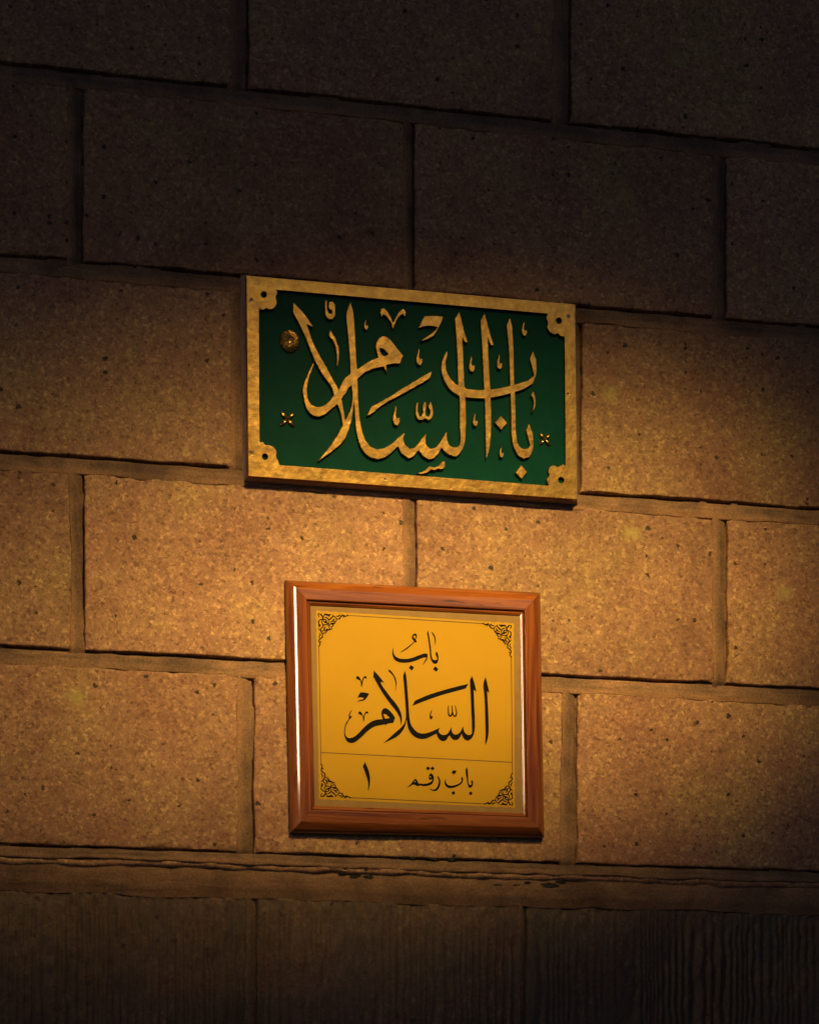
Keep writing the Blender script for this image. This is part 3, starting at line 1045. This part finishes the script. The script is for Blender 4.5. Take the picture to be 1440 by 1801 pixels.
XL, XR = WX(0, 900) - 0.75, WX(1440, 900) + 0.75
backing = link('mortar_bed', mesh('mortar_bed', [(XL, 0.032, 0), (XR, 0.032, 0), (XR, 0.032, tops[0]), (XL, 0.032, tops[0]),
                                                 (XL, 0.3, 0), (XR, 0.3, 0), (XR, 0.3, tops[0]), (XL, 0.3, tops[0])],
                                  [(0, 1, 2, 3), (0, 3, 7, 4), (1, 5, 6, 2), (3, 2, 6, 7), (4, 7, 6, 5)]), M_MORTAR, wall)
seed = 11
for ci, (zb, zt, js) in enumerate(COURSES):
    xs = [XL] + [x for j in js if XL + 0.03 < j[0] < XR - 0.03 for x in j] + [XR]
    for k in range(0, len(xs), 2):
        seed += 17
        link('stone_block', block(xs[k], xs[k + 1], zb, zt, seed, 0.006 if 0 < ci else 0.012), M_STONE, wall)
    for k in range(1, len(xs) - 1, 2):
        seed += 5
        link('mortar_joint', bed_joint(xs[k], xs[k + 1], zb, zt, seed, True, deep=0.007, slot=0.0032), M_MORTAR_UP, wall)
    seed += 3
    if ci < 5:
        link('mortar_joint', bed_joint(XL, XR, zb - JH, zb, seed), M_MORTAR, wall)

# ---- the foot of the dressed courses: pointing, a thin levelling course, a sloped mortar fillet, then the combed plinth course set back
Z5 = ZB[4]
zs1 = zline(1502, 1549)      # top of the levelling strip
zs2 = zline(1519, 1560)      # its lower edge
zf = zline(1558, 1602)       # foot of the fillet
link('mortar_joint', bed_joint(XL, XR, zs1, Z5, 901, deep=0.010, slot=0.003), M_MORTAR, wall)


def strip_mesh(name, prof, seed, amp, freq, step=0.005):
    """a long strip whose section is prof: (y, z) points"""
    ls = np.arange(XL, XR + step, step)
    pr = []
    for (ya, za), (yb, zb_) in zip(prof[:-1], prof[1:]):
        n = max(1, int(math.hypot(yb - ya, zb_ - za) / 0.004))
        pr += [(ya + (yb - ya) * i / n, za + (zb_ - za) * i / n) for i in range(n)]
    pr.append(prof[-1])
    py, pz = np.array(pr).T
    X, Yp = np.meshgrid(ls, py, indexing='ij')
    _, Zp = np.meshgrid(ls, pz, indexing='ij')
    n = amp * vnoise(X * freq, Zp * freq * 1.5, seed) + amp * 0.5 * vnoise(X * freq * 3.1, Zp * freq * 4, seed + 1)
    lift = 0.0036 * vnoise(X * 5, X * 0 + 1, seed + 2) + 0.0022 * vnoise(X * 29, X * 0 + 1, seed + 3)
    return grid_mesh(name, X, Yp + n, Zp + lift)


link('levelling_course', strip_mesh('levelling_course', [(0.02, zs1 - 0.001), (0.0035, zs1 - 0.002), (0.002, zs1 - 0.006), (0.003, zs2 + 0.003), (0.0085, zs2)], 41, 0.0022, 45), M_STONE, wall)
link('mortar_fillet', strip_mesh('mortar_fillet', [(0.009, zs2 + 0.005), (0.0075, zs2 - 0.002), (0.0080, zs2 - 0.012), (0.0120, zf + 0.012), (0.0185, zf), (0.021, zf - 0.005)], 57, 0.0016, 16), M_MORTAR, wall)

# near-black raised patches that paint the shade of broken holes under the framed sign


def face_y(z):
    """how far back the pointing, the levelling course and the fillet lie"""
    return float(np.interp(z, [zf, zf + 0.012, zs2 - 0.010, zs2 - 0.002, zs2 + 0.002, zs1, zs1 + 0.012], [0.018, 0.0115, 0.0078, 0.0070, 0.0025, 0.0015, 0.002]))


def shade_patch(u, v, w, h, sd):
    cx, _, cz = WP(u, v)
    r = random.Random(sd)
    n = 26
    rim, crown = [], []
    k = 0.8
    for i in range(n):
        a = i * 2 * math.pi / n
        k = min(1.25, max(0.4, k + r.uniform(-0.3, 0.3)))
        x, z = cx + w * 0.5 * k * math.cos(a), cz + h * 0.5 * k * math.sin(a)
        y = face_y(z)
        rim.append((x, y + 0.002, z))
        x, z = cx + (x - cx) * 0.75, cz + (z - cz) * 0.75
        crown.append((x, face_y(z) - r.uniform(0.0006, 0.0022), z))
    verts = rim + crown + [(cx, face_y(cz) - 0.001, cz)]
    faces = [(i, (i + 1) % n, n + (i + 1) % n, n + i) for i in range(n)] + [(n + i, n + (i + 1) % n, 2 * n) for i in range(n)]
    return mesh('hole_shade_patch', verts, faces)


M_HOLE_SHADE = simple('painted_hole_shade', (0.022, 0.019, 0.017), 0.8, bump_scale=200.0, bump_s=0.5)  # dark colour stands in for the shade inside holes
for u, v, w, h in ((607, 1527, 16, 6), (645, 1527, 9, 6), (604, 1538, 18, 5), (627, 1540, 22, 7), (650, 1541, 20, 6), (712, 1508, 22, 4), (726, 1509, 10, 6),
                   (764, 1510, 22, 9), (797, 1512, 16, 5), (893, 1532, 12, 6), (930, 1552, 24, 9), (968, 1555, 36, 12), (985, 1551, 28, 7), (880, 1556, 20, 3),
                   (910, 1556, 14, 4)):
    link('hole_shade_patch', shade_patch(u, v, w / 1000 * 1.1, h / 1000 * 1.1, u * 3 + v), M_HOLE_SHADE, wall)


def combed(x0, x1, z0, z1, seed, y0=0.022):
    xs, zs = axis_steps(x0, x1, 0.0026), axis_steps(z0, z1, 0.008)
    X, Z = np.meshgrid(xs, zs, indexing='ij')
    de = np.minimum(np.minimum(X - x0, x1 - X), np.minimum(Z - z0, z1 - Z))
    wx = X + 0.0014 * vnoise(Z * 6, X * 9, seed) + 0.0022 * vnoise(Z * 34, X * 40, seed + 1)
    g = np.abs(((wx * 74 + 1.3 * vnoise(X * 23, X * 0, seed + 5)) % 1.0) - 0.5) * 2
    fade = np.clip(0.75 + 0.7 * vnoise(X * 11, Z * 6, seed + 2), 0.15, 1.2)
    Y = y0 + 0.0068 * (1 - g) ** 1.4 * fade * np.clip((z1 - Z) / 0.05, 0.12, 1) + 0.0022 * vnoise(X * 75, Z * 60, seed + 3) + 0.0016 * vnoise(X * 170, Z * 120, seed + 4)
    Y = Y + np.clip(1 - de / 0.006, 0, 1) ** 2 * 0.004
    def ring(A):
        o = np.pad(A, 1, mode='edge')
        return o
    Xr, Zr, Yr = ring(X), ring(Z), ring(Y)
    Yr[0], Yr[-1] = 0.031, 0.031
    Yr[:, 0], Yr[:, -1] = 0.031, 0.031
    return grid_mesh('combed_block', Xr, Yr, Zr)


zb1 = WZ(720, 1801) - 0.25
bj = [WX(-30, 1650), WX(-18, 1650), WX(440, 1650), WX(455, 1650), WX(921, 1650), WX(931, 1650), WX(1462, 1650), WX(1474, 1650)]
bx = [XL] + bj + [XR]
for k in range(0, len(bx), 2):
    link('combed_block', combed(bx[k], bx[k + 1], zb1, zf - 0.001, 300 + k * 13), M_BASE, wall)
for k in range(1, len(bx) - 1, 2):
    me = bed_joint(bx[k], bx[k + 1], zb1, zf - 0.001, 700 + k, True, deep=0.004, slot=0.002)
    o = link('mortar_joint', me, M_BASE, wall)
    o.location.y = 0.0215
zz = zb1 - JH
while zz > 0.05:
    z0 = max(0.0, zz - 0.55)
    for k in range(0, len(bx), 2):
        sh = 0.22 if int(zz * 10) % 2 else -0.2
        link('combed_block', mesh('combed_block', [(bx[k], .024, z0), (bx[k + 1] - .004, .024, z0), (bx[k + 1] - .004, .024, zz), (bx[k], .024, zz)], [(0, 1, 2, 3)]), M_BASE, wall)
    zz = z0 - JH

# ------------------------------------------------------------------ relief and print from the traced outlines


def prism(name, loops, h_top, h_base, mat, parent, draft=0.0, bevel=0.0):
    """a raised piece: flat top at h_top in front of the wall, drafted sides down to h_base"""
    pts, faces_in, rings = [], [], []
    for lp in loops:
        P = np.array([WP(x, y, h_top) for x, y in lp])[:, [0, 2]]
        e = np.roll(P, -1, 0) - P
        ln = np.linalg.norm(e, axis=1)
        nrm = np.stack([e[:, 1], -e[:, 0]], 1) / (ln[:, None] + 1e-12)
        vn = nrm + np.roll(nrm, 1, 0)
        vn /= np.linalg.norm(vn, axis=1)[:, None] + 1e-9
        sgn = 1.0 if (area(P) > 0) == (lp is loops[0]) else -1.0       # outward is away from the piece
        inset = np.minimum(bevel, 0.4 * np.minimum(ln, np.roll(ln, 1)))[:, None]
        top = P - vn * sgn * inset
        rings.append((P, vn * sgn, sgn, top))
        o = len(pts)
        pts += [Vector((float(x), float(z))) for x, z in top]
        faces_in.append(list(range(o, o + len(top))))
    res = delaunay_2d_cdt(pts, [], faces_in, 2, 1e-7)
    V, Fc = res[0], res[2]
    verts = [(p.x, -h_top, p.y) for p in V]
    faces = []
    for f in Fc:
        a, b, c = [verts[i] for i in f[:3]]
        s = (b[0] - a[0]) * (c[2] - a[2]) - (c[0] - a[0]) * (b[2] - a[2])
        faces.append(tuple(f) if s > 0 else tuple(reversed(f)))
    if h_base is not None:
        for P, out, sgn, top in rings:
            n = len(P)
            levels = [(top, h_top), (P, h_top - bevel), (P + out * draft, h_base)] if bevel else [(P, h_top), (P + out * draft, h_base)]
            o = len(verts)
            for ring_, h in levels:
                verts += [(x, -h, z) for x, z in ring_]
            for lv in range(len(levels) - 1):
                for i in range(n):
                    j = (i + 1) % n
                    q = (o + lv * n + i, o + (lv + 1) * n + i, o + (lv + 1) * n + j, o + lv * n + j)
                    faces.append(q if sgn > 0 else tuple(reversed(q)))
    return link(name, mesh(name, verts, faces), mat, parent)


H_GREEN, H_GOLD = 0.0150, 0.0228
plaque = thing('calligraphy_plaque', 'green plaque with raised gold Arabic calligraphy and gold rim, above the framed sign', 'plaque')


def quad_box(name, front, hf, back, hb, mat, parent):
    v = [WP(x, y, hf) for x, y in front]
    if isinstance(back, float):       # grow outwards in world units towards the wall
        cx = sum(p[0] for p in v) / len(v)
        cz = sum(p[2] for p in v) / len(v)
        w = [(x + math.copysign(back, x - cx), -hb, z + math.copysign(back, z - cz)) for x, _, z in v]
    else:
        w = back
    n = len(v)
    faces = [tuple(reversed(range(n)))] + [(i, (i + 1) % n, n + (i + 1) % n, n + i) for i in range(n)]
    return link(name, mesh(name, v + w, faces), mat, parent)


P4 = [PLAQUE_OUT[0], (1011.2, 535.0), PLAQUE_OUT[3], PLAQUE_OUT[4]]
quad_box('backing_slab', P4, H_GREEN, 0.0075, -0.004, M_SLAB, plaque)
GP = [(PLAQUE_IN[0][0] - 8, PLAQUE_IN[0][1] - 8), (PLAQUE_IN[1][0] + 8, PLAQUE_IN[1][1] - 7), (PLAQUE_IN[2][0] + 8, PLAQUE_IN[2][1] + 8),
      (PLAQUE_IN[3][0] - 8, PLAQUE_IN[3][1] + 7)]
link('green_panel', mesh('green_panel', [WP(x, y, H_GREEN + 0.0012) for x, y in GP], [(3, 2, 1, 0)]), M_GREEN, plaque)
for g in plaque_rim():
    prism('gold_rim', g, H_GOLD, H_GREEN - 0.0005, M_GOLD, plaque, 0.0010, 0.0010)
for g in plaque_ink():
    a_ = abs(area(g[0]))
    prism('letter' if a_ > 1500 else 'letter_dot' if len(g[0]) < 30 and a_ > 150 else 'vowel_mark', g, H_GOLD, H_GREEN + 0.0008, M_GOLD, plaque, 0.0011, 0.0009)

# dished rosette with curling gadroons
cx, _, cz = WP(510.2, 598.2, H_GOLD)
rx, rz = 0.0180, 0.0207
nr, na = 16, 160
verts, faces = [], []
for i in range(nr + 1):
    r = i / nr
    for j in range(na):
        a = j * 2 * math.pi / na
        tw = a - 1.1 * r
        rib = 0.0026 * abs(math.sin(7.5 * tw)) * max(0.0, min(1.0, (r - 0.18) * 4)) * min(1.0, (1 - r) * 8)
        dome = 0.0012 * math.sin(math.pi * r) + 0.0012 * (1 - r)
        y = H_GREEN + 0.0035 + dome + rib if i < nr else H_GREEN + 0.001
        verts.append((cx + rx * r * math.cos(a), -y, cz + rz * r * math.sin(a)))
for i in range(nr):
    for j in range(na):
        k = (j + 1) % na
        faces.append((i * na + j, i * na + k, (i + 1) * na + k, (i + 1) * na + j))
me = mesh('rosette', verts, faces)
me.flip_normals()
link('rosette', me, M_GOLD, plaque, True)


def flower(u, v, size):
    cx, _, cz = WP(u, v, H_GOLD)
    verts, faces = [], []
    for p in range(4):
        ang = math.pi / 4 + p * math.pi / 2
        nu, nv = 10, 9
        o = len(verts)
        for i in range(nu + 1):
            t = i / nu
            wdt = 0.34 * math.sin(math.pi * min(1, 0.06 + 0.94 * t)) ** 0.7
            for j in range(nv):
                s = j / (nv - 1) * 2 - 1
                lx, ly = t * size, s * wdt * size * 0.62
                y = H_GREEN + 0.0015 + 0.0048 * (1 - s * s) ** 0.5 * math.sin(math.pi * (0.12 + 0.8 * t)) - 0.0016 * max(0, 1 - abs(s) * 4) * math.sin(math.pi * t)
                verts.append((cx + lx * math.cos(ang) - ly * math.sin(ang), -y, cz + lx * math.sin(ang) + ly * math.cos(ang)))
        for i in range(nu):
            for j in range(nv - 1):
                a = o + i * nv + j
                faces.append((a, a + nv, a + nv + 1, a + 1))
    o = len(verts)
    n = 12
    for rr, hh in ((0.16, 0.0045), (0.11, 0.0062), (0.0, 0.0068)):
        for j in range(n):
            a = j * 2 * math.pi / n
            verts.append((cx + rr * size * math.cos(a), -(H_GREEN + hh), cz + rr * size * math.sin(a)))
    for i in range(2):
        for j in range(n):
            k = (j + 1) % n
            faces.append((o + i * n + j, o + i * n + k, o + (i + 1) * n + k, o + (i + 1) * n + j))
    me = mesh('flower_boss', verts, faces)
    link('flower_boss', me, M_GOLD, plaque, True)


flower(506.3, 735.6, 0.0185)
flower(959.3, 771.2, 0.0150)

# ------------------------------------------------------------------ the framed sign
sign = thing('framed_sign', 'brown varnished wooden frame holding a yellow panel with black Arabic lettering', 'sign')
FO = [(502.5, 1020), (950.5, 1041.8), (957.5, 1473.5), (511.5, 1464.5)]     # outer edge of the moulding, clockwise from top left
FI = [(546.0, 1064.5), (913.8, 1082.8), (919.0, 1431.0), (553.5, 1417.5)]   # sight edge
OFF = 0.009                                                                 # the frame stands off the wall
H_SIGHT, H_PANEL = 0.012 + OFF, 0.0100 + OFF
FOw = [Vector((WX(u, v, 0.003 + OFF), WZ(u, v, 0.003 + OFF))) for u, v in FO]
FIw = [Vector((WX(u, v, H_SIGHT), WZ(u, v, H_SIGHT))) for u, v in FI]
# section of the moulding: fraction from outer edge to sight edge, height in front of the wall
def section():
    """outer swell, a flat bevel that catches the lantern, then a long face rising to the inner arris"""
    wid = 500.0 * ((FIw[0] - FOw[0]).x + (FIw[3] - FOw[3]).x)      # width of the left rail in mm
    pts = [(0.0, -0.001), (0.0, 0.0012)]
    t, h = 0.0, 1.2
    for t1, deg in ((0.03, 66), (0.07, 61), (0.12, 55), (0.17, 49), (0.22, 44), (0.26, 40), (0.285, 36.5), (0.30, 33.7), (0.32, 33.7), (0.34, 33.7), (0.36, 33.7), (0.372, 33.7),
                    (0.385, 24), (0.392, 5), (0.44, 4.5), (0.52, 4.5), (0.62, 4.5), (0.72, 4), (0.775, 3), (0.797, 0), (0.811, -25), (0.82, -55), (0.826, -72)):
        h += (t1 - t) * wid * math.tan(math.radians(deg)) * 0.86 if t1 < 0.28 else (t1 - t) * wid * math.tan(math.radians(deg))
        t = t1
        pts.append((t, h / 1000.0))
    pts.append((0.828, 0.0110))
    return pts


PROF = section()
LIP = [(0.832, 0.0112), (0.85, 0.0130), (0.87, 0.0138), (0.90, 0.0140), (0.915, 0.0137), (0.925, 0.01335), (0.945, 0.0127), (0.965, 0.0121), (0.985, 0.0115), (1.0, 0.0109), (1.0, 0.009)]


def rail(name, i, prof, mat, parent=None, seg=40):
    j = (i + 1) % 4
    verts, faces = [], []
    for s in range(seg + 1):
        t = s / seg
        po, pi = FOw[i].lerp(FOw[j], t), FIw[i].lerp(FIw[j], t)
        # mitre: square sections in the middle, drawn to the corners at the ends
        for f, h in prof:
            h = h + OFF if h > 0 else h
            a, b = FOw[i].lerp(FIw[i], f), FOw[j].lerp(FIw[j], f)
            p = a.lerp(b, 0.0006 + t * 0.9988)
            verts.append((p.x, -h, p.y))
    n = len(prof)
    for s in range(seg):
        for k in range(n - 1):
            a = s * n + k
            faces.append((a, a + 1, a + n + 1, a + n))
    me = mesh(name, verts, faces)
    o = link(name, me, mat, parent or sign, True)
    return o


for i in range(4):
    wood = M_WOODX if i % 2 == 0 else M_WOODZ
    r_ = rail('frame_rail', i, PROF, wood)
    rail('inner_lip', i, LIP, wood, r_)
PB = [(u + du, v + dv) for (u, v), (du, dv) in zip(FI, ((-4, -4), (4, -4), (4, 4), (-4, 4)))]
link('brass_plate', mesh('brass_plate', [WP(u, v, H_PANEL) for u, v in PB], [(3, 2, 1, 0)]), M_BRASS, sign)
# the printed yellow field with its gently scalloped edge
FC = [(555.6, 1074.2), (903.2, 1096.2), (905.3, 1421.0), (561.0, 1406.0)]
fld = []
for i in range(4):
    a, b = np.array(FC[i]), np.array(FC[(i + 1) % 4])
    L = np.linalg.norm(b - a)
    nrm = np.array((b - a)[::-1]) * (1, -1) / L
    n = int(L / 2.5)
    for k in range(n):
        t = k / n
        end = min(t, 1 - t) * L
        am = 0.7 * math.exp(-max(0, end - 45) / 12)
        fld.append(a + (b - a) * t + nrm * am * math.sin(t * L / 2.4))
field = prism('printed_field', [np.array(fld)], H_PANEL + 0.0003, None, M_FIELD, sign)
for g in sign_ink():
    a_ = abs(area(g[0]))
    prism('letter' if a_ > 120 else 'letter_dot' if len(g[0]) < 16 else 'vowel_mark', g, H_PANEL + 0.0006, None, M_INK, field)
for g in ornaments():
    prism('corner_ornament', g, H_PANEL + 0.0006, None, M_INK, field)
M_LINE = simple('line_ink', (0.05, 0.018, 0.01), 0.4)
for (a, b) in LINES:
    a, b = np.array(a), np.array(b)
    d = (b - a) / np.linalg.norm(b - a)
    nn = np.array((-d[1], d[0])) * 0.65
    prism('border_line', [np.array([a - nn, b - nn, b + nn, a + nn])], H_PANEL + 0.0005, None, M_LINE, field)
